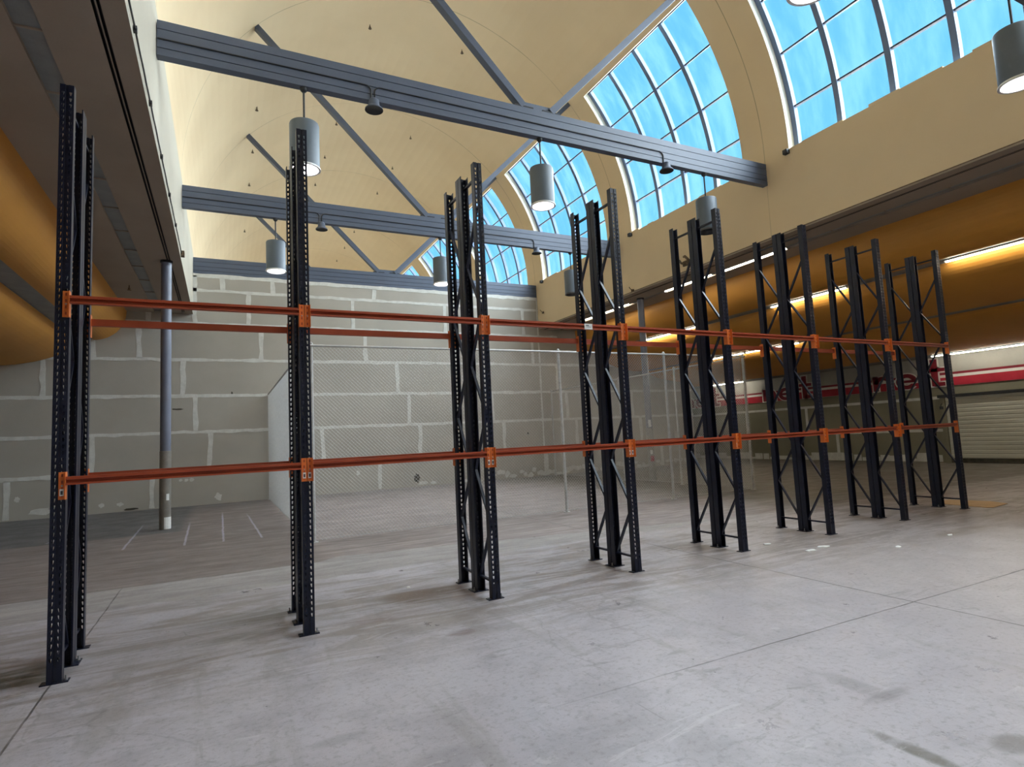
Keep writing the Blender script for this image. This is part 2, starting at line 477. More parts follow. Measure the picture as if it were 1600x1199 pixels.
def auto_smooth(o, deg=40):
    me = o.data
    me.polygons.foreach_set('use_smooth', [True] * len(me.polygons))
    try:
        me.set_sharp_from_angle(angle=math.radians(deg))
    except Exception:
        pass
    return o

def empty(name, loc=(0, 0, 0), rz=0.0):
    o = bpy.data.objects.new(name, None)
    o.empty_display_size = 0.2
    o.location = loc
    o.rotation_euler = (0, 0, rz)
    col.objects.link(o)
    return o

def tag(o, label=None, cat=None, group=None, kind=None):
    if label: o['label'] = label
    if cat: o['category'] = cat
    if group: o['group'] = group
    if kind: o['kind'] = kind
    return o

def structure(o, label, cat):
    return tag(o, label, cat, None, 'structure')

def inst(mesh, name, parent=None, loc=(0, 0, 0), rz=0.0):
    o = bpy.data.objects.new(name, mesh)
    col.objects.link(o)
    o.location = loc
    o.rotation_euler = (0, 0, rz)
    if parent is not None:
        o.parent = parent
    return o

def copy_tree(o, parent=None):
    c = o.copy()
    col.objects.link(c)
    if parent is not None:
        c.parent = parent
    for ch_ in list(o.children):
        copy_tree(ch_, c)
    return c

ORD = ['first', 'second', 'third', 'fourth', 'fifth', 'sixth', 'seventh', 'eighth', 'ninth', 'tenth']

# ================================================================== SETTING
b = MB()
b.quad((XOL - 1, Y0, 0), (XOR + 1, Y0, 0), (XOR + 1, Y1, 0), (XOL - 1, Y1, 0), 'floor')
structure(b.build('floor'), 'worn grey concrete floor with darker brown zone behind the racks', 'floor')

# windows: curved rectangular skylights in the right haunch of the vault
WIN = [0.78 + BAY * k for k in range(-2, 7)]
WHALF = 2.22
WA0, WA1 = math.radians(-1.2), math.radians(40.9)   # sill and head angle on the vault circle
def vp(a, y, r=RV):
    return (XC + r * math.cos(a), y, ZC + r * math.sin(a))

b = MB()
ysplit = sorted(set([Y0, Y1] + [w - WHALF for w in WIN] + [w + WHALF for w in WIN]))
ysplit = [y for y in ysplit if Y0 <= y <= Y1]
def is_win(ya, yb):
    m = (ya + yb) / 2
    return any(abs(m - w) < WHALF for w in WIN)
lowA = [WA1 * i / 14 for i in range(15)]
hiA = [WA1 + (PI - WA1) * i / 44 for i in range(45)]
for i in range(44):
    b.quad(vp(hiA[i], Y0), vp(hiA[i], Y1), vp(hiA[i + 1], Y1), vp(hiA[i + 1], Y0), 'cream')
for ya, yb in zip(ysplit[:-1], ysplit[1:]):
    if is_win(ya, yb):
        continue
    for i in range(14):
        b.quad(vp(lowA[i], ya), vp(lowA[i], yb), vp(lowA[i + 1], yb), vp(lowA[i + 1], ya), 'cream')
o = b.build('ceiling', smooth=True)
structure(o, 'tall cream plaster barrel vault over the middle of the hall', 'ceiling')

# nave side walls above the aisle soffits (they run down to the floor behind the partition)
ZSILL = ZC + RV * math.sin(WA0)
b = MB()
x_s = XC + RV * math.cos(WA0)
for ya, yb in zip(ysplit[:-1], ysplit[1:]):
    top = ZSILL if is_win(ya, yb) else ZC
    b.quad((XR, ya, ZS), (XR, yb, ZS), (XC + RV, yb, top), (XC + RV, ya, top), 'cream')
    if is_win(ya, yb):   # broken plaster lip along the sill
        random.seed(int(ya * 10))
        y = ya
        while y < yb - 0.05:
            w = random.uniform(0.25, 1.0)
            y2 = min(y + w, yb)
            h = random.choice((0.0, 0.015, 0.03, 0.05))
            if h:
                b.box(XC + RV - 0.004, XC + RV + 0.30, y, y2, top - 0.01, top + h, 'cream')
            y = y2
b.quad((XR, YW + 0.15, 0), (XR, Y1, 0), (XR, Y1, ZS), (XR, YW + 0.15, ZS), 'cream')
# shadow-gap trim along the bottom edge
structure(b.build('wall_right'), 'cream upper wall below the skylights, above the right aisle soffit', 'wall')
b = MB()
b.quad((XL, Y0, ZS), (XL, Y1, ZS), (XC - RV, Y1, ZC), (XC - RV, Y0, ZC), 'nave_white')
b.quad((XL, YW + 0.15, 0), (XL, Y1, 0), (XL, Y1, ZS), (XL, YW + 0.15, ZS), 'nave_white')
structure(b.build('wall_left'), 'pale upper wall above the left aisle soffit', 'wall')
b = MB()
b.box(XR - 0.025, XR + 0.0, Y0, YW - 0.01, ZS, ZS + 0.035, 'soffit')
b.box(XR - 0.012, XR + 0.0, Y0, YW - 0.01, ZS + 0.035, ZS + 0.06, 'rust')
structure(b.build('trim_1'), 'thin brown edge trim along the bottom of the right upper wall', 'trim')

# end walls
b = MB()
b.quad((XOL - 1, Y0, 0), (XOR + 1, Y0, 0), (XOR + 1, Y0, 15), (XOL - 1, Y0, 15), 'nave_white')
structure(b.build('wall_front'), 'plain plaster wall closing the hall behind the camera', 'wall')
b = MB()
b.quad((XL - 1, Y1, 0), (XR + 1, Y1, 0), (XR + 1, Y1, 15), (XL - 1, Y1, 15), 'cream')
structure(b.build('wall_end'), 'cream end wall far beyond the drywall partition', 'wall')

# ------------------------------------------------------------------ skylights
GR = RV + 0.29
def ring_quads(b, a0, a1, y0, y1, w, r, mat):
    da = w / r
    for (s0, s1, t0, t1) in ((a0, a0 + da, y0, y1), (a1 - da, a1, y0, y1)):
        b.quad(vp(s0, t0, r), vp(s0, t1, r), vp(s1, t1, r), vp(s1, t0, r), mat)
    k = 3
    for (t0, t1) in ((y0, y0 + w), (y1 - w, y1)):
        for i in range(k):
            s0 = a0 + da + (a1 - a0 - 2 * da) * i / k
            s1 = a0 + da + (a1 - a0 - 2 * da) * (i + 1) / k
            b.quad(vp(s0, t0, r), vp(s0, t1, r), vp(s1, t1, r), vp(s1, t0, r), mat)
def arc_bar(b, y0, y1, a0, a1, r0_, r1_, mat, seg=16):
    vs, fs = [], []
    for i in range(seg + 1):
        a = a0 + (a1 - a0) * i / seg
        vs += [vp(a, y0, r0_), vp(a, y1, r0_), vp(a, y1, r1_), vp(a, y0, r1_)]
    for i in range(seg):
        for k in range(4):
            k2 = (k + 1) % 4
            fs.append((i * 4 + k, i * 4 + k2, i * 4 + 4 + k2, i * 4 + 4 + k))
    fs += [(0, 1, 2, 3), (seg * 4 + 3, seg * 4 + 2, seg * 4 + 1, seg * 4)]
    b.add(vs, fs, mat)
ROWS = [math.radians(x) for x in (7.9, 18.9, 29.85)]
def skylight(idx, yc):
    root = empty('window_%d' % idx, (0, 0, 0))
    ya, yb = yc - WHALF, yc + WHALF
    rv = MB()   # reveal
    N = 16
    for yy in (ya, yb):
        for i in range(N):
            a0, a1 = WA0 + (WA1 - WA0) * i / N, WA0 + (WA1 - WA0) * (i + 1) / N
            rv.quad(vp(a0, yy), vp(a1, yy), vp(a1, yy, RV + 0.37), vp(a0, yy, RV + 0.37), 'reveal')
    rv.quad(vp(WA1, ya), vp(WA1, yb), vp(WA1, yb, RV + 0.37), vp(WA1, ya, RV + 0.37), 'reveal')
    rv.quad((XC + RV, ya, ZSILL), (XC + RV, yb, ZSILL), (XC + RV + 0.39, yb, ZSILL), (XC + RV + 0.39, ya, ZSILL), 'reveal')
    rv.build('window_reveal', root)
    fr_ = MB()
    nc = 4
    for k in range(nc + 1):
        y = ya + (yb - ya) * k / nc
        w = 0.115
        y0 = min(max(y - w / 2, ya), yb - w)
        arc_bar(fr_, y0, y0 + w, WA0, WA1 - 0.004, RV + 0.205, RV + 0.33, 'mullion')
    fr_.build('mullions', root)
    gb = MB()
    for a in ROWS:
        d = 0.018 / GR
        vs = [vp(a - d, ya, RV + 0.23), vp(a + d, ya, RV + 0.23), vp(a + d, ya, RV + 0.32), vp(a - d, ya, RV + 0.32)]
        ve = [vp(a - d, yb, RV + 0.23), vp(a + d, yb, RV + 0.23), vp(a + d, yb, RV + 0.32), vp(a - d, yb, RV + 0.32)]
        gb.add(vs + ve, [(0, 1, 5, 4), (1, 2, 6, 5), (2, 3, 7, 6), (3, 0, 4, 7)], 'glazing_bar')
    d = 0.03 / GR
    gb.add([vp(WA1 - d, ya, RV + 0.20), vp(WA1, ya, RV + 0.20), vp(WA1, yb, RV + 0.20), vp(WA1 - d, yb, RV + 0.20),
            vp(WA1 - d, ya, RV + 0.33), vp(WA1, ya, RV + 0.33), vp(WA1, yb, RV + 0.33), vp(WA1 - d, yb, RV + 0.33)],
           [(0, 1, 2, 3), (0, 3, 7, 4), (4, 5, 6, 7)], 'glazing_bar')
    gb.build('glazing_bars', root)
    g = MB()
    NG = 16
    for i in range(NG):
        a0, a1 = WA0 + (WA1 - WA0) * i / NG, WA0 + (WA1 - WA0) * (i + 1) / NG
        g.quad(vp(a0, ya, GR), vp(a0, yb, GR), vp(a1, yb, GR), vp(a1, ya, GR), 'glass')
    g.build('frosted_panes', root, smooth=True)
    gk = MB()
    edges = [WA0] + ROWS + [WA1]
    for k in range(nc):
        y0, y1 = ya + (yb - ya) * k / nc, ya + (yb - ya) * (k + 1) / nc
        y0 += 0.0575 if k else 0.115
        y1 -= 0.0575 if k < nc - 1 else 0.115
        for r in range(4):
            ring_quads(gk, edges[r] + 0.003, edges[r + 1] - 0.003, y0, y1, 0.035, GR - 0.012, 'gasket')
    gk.build('pane_gaskets', root)
    br = MB()
    br.box(XC + RV - 0.10, XC + RV + 0.06, yb - 0.02, yb + 0.10, ZSILL - 0.10, ZSILL - 0.0, 'dark_steel')
    br.build('sill_bracket', root)
    return root
for i, yc in enumerate(WIN):
    structure(skylight(i + 1, yc), 'curved blue frosted skylight, %s of the row along the right of the vault' % ORD[i], 'window')

b = MB()
b.box(13.25, 60.0, Y0, Y1, 6.9, 7.0, 'bounce_slab')  # unseen pale slab, added to bounce daylight up into the vault
b.box(13.18, 13.25, Y0, Y1, 6.9, 7.7, 'bounce_slab')
structure(b.build('bounce_slab'), 'unseen pale slab added outside the skylights to bounce daylight up', 'bounce_slab')

# ------------------------------------------------------------------ drywall partition with taped joints
random.seed(3)
XBR = 20.75
b = MB()
b.box(XOL, XL, YW, YW + 0.12, 0, 6.3, 'drywall')
b.box(XL, XR, YW, YW + 0.12, 0, ZB, 'drywall')
b.box(XR, XBR, YW, YW + 0.12, 0, 6.3, 'drywall')
def tape(b, p, q, w, horizontal, yy=YW, t=0.006):
    L = abs(q[0] - p[0]) + abs(q[1] - p[1])
    k = max(2, int(L / 0.22))
    top, bot = [], []
    for i in range(k + 1):
        s = i / k
        x, z = p[0] + (q[0] - p[0]) * s, p[1] + (q[1] - p[1]) * s
        ja, jb = random.gauss(0, w * 0.10), random.gauss(0, w * 0.10)
        if horizontal:
            top.append((x, z + w / 2 + ja)); bot.append((x, z - w / 2 + jb))
        else:
            top.append((x - w / 2 + ja, z)); bot.append((x + w / 2 + jb, z))
    for i in range(k):
        A = [(a[0], yy - t, a[1]) for a in (bot[i], bot[i + 1], top[i + 1], top[i])]
        B = [(a[0], yy + 0.001, a[1]) for a in (bot[i], bot[i + 1], top[i + 1], top[i])]
        b.add(A + B, [(0, 1, 2, 3), (0, 4, 5, 1), (2, 6, 7, 3), (1, 5, 6, 2), (3, 7, 4, 0)], 'mud')
RZ = [0.0, 1.12, 2.245, 3.37, 4.495, 5.65, 6.735, 7.20]
for z in RZ[1:5]:
    tape(b, (XOL, z), (XBR, z), 0.10, True)
tape(b, (-2.1, 5.65), (13.6, 5.65), 0.10, True)
tape(b, (XL, 6.735), (XR, 6.735), 0.10, True)
tape(b, (XL, 7.21), (XR, 7.21), 0.12, True)
VJ = [[-7.5, -4.15, -0.76, 6.04, 9.44, 12.8, 16.0, 18.75], [-5.6, -2.25, 0.76, 4.16, 7.55, 10.94, 14.3, 17.67, 20.3], [-6.4, -3.0, 0.38, 3.77, 7.17, 10.5, 13.9, 17.27],
      [-6.8, -3.41, 0.02, 3.4, 6.78, 10.2, 13.5, 17.0], [-2.26, -1.13, 2.25, 5.65, 9.03, 12.4, 15.0], [-0.9, 1.88, 5.25, 8.67, 12.03], [1.13, 2.63, 6.02, 9.4]]
for r, xs in enumerate(VJ):
    for x in xs:
        dx = random.uniform(-0.02, 0.02)
        tape(b, (x, RZ[r] + (0.04 if r else 0.03)), (x + dx, RZ[r + 1] - 0.04), 0.135, False)
tape(b, (XL + 0.05, 5.7), (XL + 0.05, 7.2), 0.13, False)
tape(b, (XR - 0.04, 0.05), (XR - 0.04, 7.2), 0.07, False)
def smear(b, cx, cz, rx, rz, mat='mud', yy=YW - 0.004):
    k = 14
    pts = []
    for i in range(k):
        a = 2 * PI * i / k
        j_ = random.uniform(0.7, 1.2)
        pts.append((cx + rx * math.cos(a) * j_, yy, cz + rz * math.sin(a) * j_))
    b.add(pts, [tuple(range(k))], mat)
for cx, cz, rx, rz in ((-3.91, 0.57, 0.06, 0.09), (-3.35, 0.2, 0.3, 0.1), (-3.0, 0.26, 0.22, 0.12), (-2.0, 0.23, 0.07, 0.07), (-1.55, 0.22, 0.08, 0.06),
                       (-0.02, 0.80, 0.05, 0.04), (0.13, 0.79, 0.06, 0.05), (0.27, 0.79, 0.07, 0.06), (1.0, 0.21, 0.10, 0.13), (5.3, 0.65, 0.07, 0.10), (5.85, 1.02, 0.05, 0.05),
                       (4.85, 1.03, 0.06, 0.06), (7.62, 0.12, 0.18, 0.07), (8.0, 0.1, 0.12, 0.06), (9.2, 0.08, 0.25, 0.06)):
    smear(b, cx, cz, rx, rz)
random.seed(11)
for i in range(46):
    x = 10.2 + i * 0.225 + random.uniform(-0.1, 0.1)
    smear(b, x, random.uniform(0.05, 0.28), random.uniform(0.08, 0.22), random.uniform(0.05, 0.12))
for cx, cz, rx, rz in ((7.38, 0.30, 0.12, 0.16), (-1.27, 0.06, 0.22, 0.03), (-0.11, 2.96, 0.16, 0.03), (12.0, 1.72, 0.04, 0.05), (1.39, 3.44, 0.03, 0.05), (-1.05, 0.98, 0.07, 0.02)):
    smear(b, cx, cz, rx, rz, 'hole', YW - 0.003)
structure(b.build('wall_back'), 'grey drywall partition with white taped joints across the hall', 'wall')
b = MB()
b.box(XBR - 0.12, XBR, YW + 0.12, 21.0, 0, 4.3, 'olive_wall')
b.box(XBR - 0.12, XOR, 21.0, 21.12, 0, 4.3, 'olive_wall')
structure(b.build('wall_return'), 'olive return wall at the far end of the right aisle', 'wall')

# ------------------------------------------------------------------ aisle ceilings: flat soffit, then stepped golden billows with light strips
def aisle_profile():
    pr_ = []       # (d0,z0,d1,z1,material)
    def seg(p, q, m): pr_.append((p[0], p[1], q[0], q[1], m))
    z = ZS
    seg((0, z), (0.215, z), 'soffit')
    for (a, c_) in ((0.215, 0.245), (0.26, 0.29)):
        seg((a, z), (a, z + 0.06), 'slot'); seg((a, z + 0.06), (c_, z + 0.06), 'slot'); seg((c_, z + 0.06), (c_, z), 'slot')
        if a < 0.25: seg((0.245, z), (0.26, z), 'soffit')
    seg((0.29, z), (0.80, z), 'soffit')
    seg((0.80, z), (0.80, z + 0.05), 'soffit'); seg((0.80, z + 0.05), (1.04, z + 0.05), 'recess'); seg((1.04, z + 0.05), (1.04, z), 'soffit')
    seg((1.04, z), (1.75, z), 'soffit')
    def billow(d0, z0, d1, z1, N=18):
        last = (d0, z0)
        for i in range(1, N + 1):
            t_ = PI / 2 * i / N
            p = (d1 - (d1 - d0) * math.cos(t_), z0 - (z0 - z1) * math.sin(t_))
            seg(last, p, 'gold'); last = p
    billow(1.75, z, 2.55, 5.05)
    seg((2.55, 5.05), (2.55, 5.07), 'recess'); seg((2.55, 5.07), (2.98, 5.07), 'recess'); seg((2.98, 5.07), (2.98, 5.05), 'recess')
    billow(2.98, 5.05, 5.12, 4.25)
    seg((5.12, 4.25), (5.12, 4.26), 'recess'); seg((5.12, 4.26), (5.5, 4.26), 'recess'); seg((5.5, 4.26), (5.5, 4.25), 'recess')
    billow(5.5, 4.25, 9.75, 3.68)
    seg((9.75, 3.68), (9.75, 3.69), 'recess'); seg((9.75, 3.69), (10.81, 3.69), 'recess')
    return pr_
def aisle_ceiling(name, x0, sgn, ya, yb):
    b = MB()
    cuts = [ya + (yb - ya) * i / 12 for i in range(13)]
    for (d0, z0, d1, z1, m) in aisle_profile():
        b.quad((x0 + sgn * d0, ya, z0), (x0 + sgn * d0, yb, z0), (x0 + sgn * d1, yb, z1), (x0 + sgn * d1, ya, z1), m)
    # louvre joints in the recessed strip
    y = ya + 0.5
    while y < yb:
        b.box(min(x0 + sgn * 0.80, x0 + sgn * 1.04), max(x0 + sgn * 0.80, x0 + sgn * 1.04), y, y + 0.02, ZS + 0.03, ZS + 0.05, 'soffit')
        y += 1.22
    o = b.build(name)
    auto_smooth(o, 35)
    return o
structure(aisle_ceiling('ceiling_left', XL, -1, Y0, YW), 'taupe soffit and golden billowed ceiling over the left aisle', 'ceiling')
structure(aisle_ceiling('ceiling_right', XR, 1, Y0, 21.0), 'taupe soffit and golden billowed ceiling over the right aisle', 'ceiling')

# outer walls
b = MB()
b.quad((XOL, Y0, 0), (XOL, YW, 0), (XOL, YW, 4.2), (XOL, Y0, 4.2), 'olive_wall')
structure(b.build('wall_outer_left'), 'plain outer wall of the left aisle', 'wall')
b = MB()
b.quad((XOR, Y0, 0), (XOR, 21.0, 0), (XOR, 21.0, 4.2), (XOR, Y0, 4.2), 'olive_wall')
for z in (1.12, 2.25):
    vs = [(XOR - 0.005, 5.98, z - 0.05), (XOR - 0.005, 21.0, z - 0.05), (XOR - 0.005, 21.0, z + 0.05), (XOR - 0.005, 5.98, z + 0.05)]
    b.add(vs, [(0, 1, 2, 3)], 'mud')
for y, z0, z1 in ((7.6, 0.05, 1.1), (9.9, 0.05, 1.1), (8.6, 1.17, 2.2), (11.2, 1.17, 2.2), (13.0, 0.05, 1.1), (14.4, 1.17, 2.2)):
    b.box(XOR - 0.005, XOR, y - 0.06, y + 0.06, z0, z1, 'mud')
random.seed(5)
for i in range(40):
    y = 6.1 + i * 0.36
    h = random.uniform(0.12, 0.34)
    b.box(XOR - 0.004 - random.uniform(0, 0.003), XOR, y, y + random.uniform(0.3, 0.5), 0.02, h, 'mud')
structure(b.build('wall_outer_right'), 'weathered olive outer wall of the right aisle below the sign', 'wall')

# roller door in the outer right wall
rd = empty('door_1', (XOR, 0, 0))
b = MB()
z = 0.16
prof = []
while z < 2.22:
    prof += [(0.06, z), (0.07, z + 0.03), (0.07, z + 0.11), (0.06, z + 0.14)]
    z += 0.14
for i in range(len(prof) - 1):
    b.quad((-prof[i][0], -15.8, prof[i][1]), (-prof[i][0], 5.78, prof[i][1]), (-prof[i + 1][0], 5.78, prof[i + 1][1]), (-prof[i + 1][0], -15.8, prof[i + 1][1]), 'door')
b.quad((-0.05, 5.78, 0.1), (-0.002, 5.78, 0.1), (-0.002, 5.78, 2.25), (-0.05, 5.78, 2.25), 'door')
b.build('ribbed_curtain', rd)
b = MB(); b.box(-0.08, -0.002, -15.8, 5.80, 0.0, 0.15, 'hole'); b.build('base_gap_strip', rd)  # dark strip painted for the shaded gap under the curtain
b = MB(); b.box(-0.16, -0.002, -15.8, 5.98, 2.235, 2.335, 'dark_steel'); b.build('head_rail', rd)
b = MB(); b.box(-0.09, -0.002, 5.80, 5.95, 0.0, 2.235, 'olive_wall'); b.build('side_jamb', rd)
b = MB(); b.box(-0.14, -0.09, 5.98 - 0.12, 5.98 - 0.03, 1.84, 1.94, 'dark_steel'); b.tube([(-0.12, 5.91, 1.94), (-0.12, 5.91, 2.0), (-0.12, 5.86, 2.04)], 0.012, 'dark_steel', 6); b.build('lock', rd)
structure(rd, 'wide pale roller door with dark rail in the right outer wall', 'door')

# ================================================================== WALL SIGN
sg = empty('wall_sign', (XOR, 0, 2.6))
tag(sg, 'long white and red lettered sign band above the roller door', 'sign')
b = MB(); b.box(-0.03, -0.001, Y0 + 0.1, 20.8, 0.03, 1.07, 'sign_white'); b.build('white_board', sg)
b = MB(); b.box(-0.038, -0.03, Y0 + 0.1, 20.6, 0.04, 0.325, 'red'); tag(b.build('red_band', sg), 'broad red band')
b = MB(); b.box(-0.038, -0.03, Y0 + 0.1, 20.6, 0.325, 0.42, 'outline'); b.build('pale_stripe', sg)
b = MB(); b.box(-0.038, -0.03, Y0 + 0.1, 20.6, 0.42, 0.50, 'dark_red'); b.build('dark_red_stripe', sg)
def stroke_shapes(ch_):
    # each: ('bar', x0,z0,x1,z1,w) or ('arc', cx,cz,rx,rz,a0,a1,w); cell 0..0.62, x-height 0.52
    if ch_ == 'n':
        return [('bar', 0.10, 0, 0.10, 0.54, 0.15), ('arc', 0.31, 0.26, 0.20, 0.21, 0, 180, 0.14), ('bar', 0.51, 0, 0.51, 0.28, 0.15), ('bar', 0.02, 0.50, 0.12, 0.50, 0.08)]
    if ch_ == 'e':
        return [('arc', 0.30, 0.26, 0.22, 0.21, 0, 320, 0.14), ('bar', 0.10, 0.26, 0.56, 0.26, 0.09)]
    if ch_ == 'x':
        return [('bar', 0.08, 0.0, 0.52, 0.52, 0.13), ('bar', 0.08, 0.52, 0.52, 0.0, 0.13)]
    return [('bar', 0.26, 0.0, 0.26, 0.94, 0.17), ('bar', 0.06, 0.56, 0.52, 0.56, 0.12), ('bar', 0.26, 0.06, 0.50, 0.06, 0.13)]
def letter_mesh(ch_, y_start, grow, x_face, thick, mat):
    b = MB()
    def P(a, z): return (x_face, y_start - a, z + 0.06)
    def emit(poly):
        k = len(poly)
        vs = [(x_face, y_start - a * 1.28, z + 0.06) for a, z in poly] + [(x_face + thick, y_start - a * 1.28, z + 0.06) for a, z in poly]
        fs = [tuple(range(k))]
        for i in range(k):
            j_ = (i + 1) % k
            fs.append((i, j_, j_ + k, i + k))
        b.add(vs, fs, mat)
    for s in stroke_shapes(ch_):
        if s[0] == 'bar':
            _, xa, za, xb, zb_, w = s
            dx, dz = xb - xa, zb_ - za
            L = math.hypot(dx, dz)
            ux, uz = dx / L, dz / L
            xa, za, xb, zb_ = xa - ux * grow, za - uz * grow, xb + ux * grow, zb_ + uz * grow
            hx, hz = -uz * (w / 2 + grow), ux * (w / 2 + grow)
            emit([(xa + hx, za + hz), (xb + hx, zb_ + hz), (xb - hx, zb_ - hz), (xa - hx, za - hz)])
        else:
            _, cx, cz, rx, rz, a0, a1, w = s
            N = 20
            for i in range(N):
                t0, t1 = math.radians(a0 + (a1 - a0) * i / N), math.radians(a0 + (a1 - a0) * (i + 1) / N)
                h = w / 2 + grow
                emit([(cx + (rx + h) * math.cos(t0), cz + (rz + h) * math.sin(t0)), (cx + (rx + h) * math.cos(t1), cz + (rz + h) * math.sin(t1)),
                      (cx + (rx - h) * math.cos(t1), cz + (rz - h) * math.sin(t1)), (cx + (rx - h) * math.cos(t0), cz + (rz - h) * math.sin(t0))])
    return b
for ys in (18.45, 13.34, 8.23, 3.12 - 0.0):
    if ys < 4: continue
    for ch_, off in (('n', 0.0), ('e', 0.86), ('t', 1.86)):
        lo = letter_mesh(ch_, ys - off, 0.0, -0.050, 0.010, 'dark_red').build('letter', sg)
        letter_mesh(ch_, ys - off, 0.04, -0.042, 0.006, 'outline').build('letter_outline', lo)

# ================================================================== TIE BEAMS with V struts
def tie_beam_parts(root, with_conduit=True):
    # local origin: beam front face at y=0, x in hall coordinates
    D = 0.14
    H = ZT - ZB
    fr = [0.0, 0.25, 0.54, 0.79, 1.0]
    b = MB()
    b.box(XL, XR, 0.012, D - 0.012, ZB + 0.006, ZT - 0.006, 'dark_steel')
    for i in range(4):
        z1, z0 = ZT - fr[i] * H, ZT - fr[i + 1] * H
        b.box(XL, XR, 0.0, D, z0 + (0.006 if i < 3 else 0), z1 - (0.006 if i else 0), 'beam')
    b.build('chord', root)
    b = MB()
    b.box(XC - 0.42, XC + 0.42, 0.045, 0.095, ZT - 0.001, ZT + 0.13, 'beam')
    b.build('gusset', root)
    for s in (-1, 1):
        b = MB()
        top = (XC + s * 4.66, 0.07, 12.25)
        bot = (XC + s * 0.30, 0.07, ZT + 0.03)
        b.bar(bot, top, 0.13, 0.15, 'beam', up=(0, 1, 0))
        o = b.build('strut', root)
        bb = MB()
        bb.box(XC + s * 0.30 - 0.20, XC + s * 0.30 + 0.20, -0.003, 0.143, ZT, ZT + 0.025, 'dark_steel')
        bb.build('strut_shoe', o)
    if with_conduit:
        zc_ = ZT - 0.54 * H
        r = 0.011
        def path(pts):
            return [(x, -0.012, z) for x, z in pts]
        def bend(x0, x1, zdown, first):
            out = []
            for i in range(7):
                t_ = PI / 2 * i / 6
                out.append((x0 + (x1 - x0) * math.sin(t_), zc_ - abs(x1 - x0) * (1 - math.cos(t_))))
            return out
        b = MB()
        b.tube(path([(XL + 0.01, zc_)] + bend(3.24, 3.335, 0, True) + [(3.335, 7.24)]), r, 'dark_steel', 6)
        b.tube(path([(3.395, 7.24)] + bend(3.49, 3.395, 0, True)[::-1] + bend(9.45, 9.55, 0, True) + [(9.55, 7.24)]), r, 'dark_steel', 6)
        b.build('conduit', root)
BEAM_LABEL = ['slate blue tie beam nearest the camera, only its end showing at the top', 'nearest long slate blue tie beam crossing the vault with V struts',
              'middle slate blue tie beam with V struts, between nearest beam and partition', 'slate blue tie beam lying on top of the drywall partition',
              'slate blue tie beam beyond the drywall partition, only a strut showing']
for k, y in enumerate(YB):
    r = empty('tie_beam', (0, y, 0))
    tag(r, BEAM_LABEL[k], 'beam', 'tie beams under the vault')
    tie_beam_parts(r, with_conduit=k in (1, 2))

# bell speakers under the beams
def speaker_parts(root):
    b = MB()
    b.lathe([(0.0, 0.19), (0.06, 0.19), (0.085, 0.17), (0.09, 0.09), (0.105, 0.055), (0.145, 0.02), (0.148, 0.0)], 'beam', seg=28)
    auto_smooth(b.build('bell_housing', root))
    b = MB()
    b.lathe([(0.148, 0.0), (0.135, 0.012), (0.0, 0.02)], 'dark_steel', seg=28)
    auto_smooth(b.build('speaker_grille', root))
    b = MB()
    b.box(-0.05, 0.05, 0.02, 0.10, 0.14, 0.21, 'beam')
    b.build('mounting_bracket', root)
SPK = [(3.365, YB[1], 'bell speaker under the left part of the nearest tie beam'), (9.57, YB[1], 'bell speaker under the right part of the nearest tie beam, before the skylight'),
       (3.38, YB[2], 'bell speaker under the left part of the middle tie beam'), (9.60, YB[2], 'bell speaker under the right part of the middle tie beam')]
for x, y, lab in SPK:
    r = empty('bell_speaker', (x, y - 0.055, 7.075))
    tag(r, 'dark ' + lab, 'speaker', 'bell speakers on the tie beams')
    speaker_parts(r)

# ================================================================== PENDANT LAMPS
def pendant_parts(root, lit):
    # origin at lens level (z=0), stem reaches the beam 1.344 above
    b = MB()
    b.tube([(0, 0, 0.74), (0, 0, 1.30)], 0.016, 'dark_steel', 8)
    b.build('stem', root)
    b = MB()
    b.lathe([(0.0, 1.344), (0.06, 1.344), (0.05, 1.30), (0.022, 1.27), (0.0, 1.27)], 'dark_steel', seg=20)
    b.build('canopy', root)
    b = MB()
    b.lathe([(0.0, 0.75), (0.19, 0.75), (0.215, 0.742), (0.224, 0.72), (0.224, 0.03), (0.214, 0.03), (0.214, 0.5)], 'pendant', seg=40)
    auto_smooth(b.build('housing', root))
    b = MB()
    if lit:
        b.lathe([(0.222, 0.035), (0.236, 0.02), (0.236, 0.0), (0.205, 0.0), (0.17, 0.09)], 'white_metal', seg=40)
    else:
        b.lathe([(0.224, 0.035), (0.228, 0.02), (0.228, 0.0), (0.205, 0.0), (0.17, 0.09)], 'lamp_off', seg=40)
    auto_smooth(b.build('reflector_rim', root))
    b = MB()
    z = 0.02 if lit else 0.09
    b.lathe([(0.206 if lit else 0.172, z), (0.12, z - 0.004), (0.0, z - 0.006)], 'lamp_on' if lit else 'lamp_off', seg=40)
    tag(b.build('lens', root), 'glowing white lens' if lit else 'unlit dark lens')
PEND = [(2.285, YB[1], 1, 'lit grey cylinder pendant on the nearest tie beam, behind the second rack post'),
        (6.56, YB[1], 1, 'lit grey cylinder pendant on the nearest tie beam, under its middle'),
        (10.77, YB[1], 0, 'unlit grey cylinder pendant on the nearest tie beam, at its right'),
        (2.305, YB[2], 1, 'lit grey cylinder pendant on the middle tie beam, at its left'),
        (6.585, YB[2], 1, 'lit grey cylinder pendant on the middle tie beam, under its middle'),
        (10.87, YB[2], 0, 'unlit grey cylinder pendant on the middle tie beam, at its right'),
        (6.40, YB[0], 1, 'lit pendant cut by the top edge of the photo, before the big skylight'),
        (10.55, YB[0], 1, 'dark grey lit pendant cut by the right edge of the photo')]
for x, y, lit, lab in PEND:
    r = empty('pendant_lamp', (x, y + 0.07, ZB - 1.344))
    tag(r, lab, 'lamp', 'cylinder pendant lamps hanging from the tie beams')
    pendant_parts(r, lit)

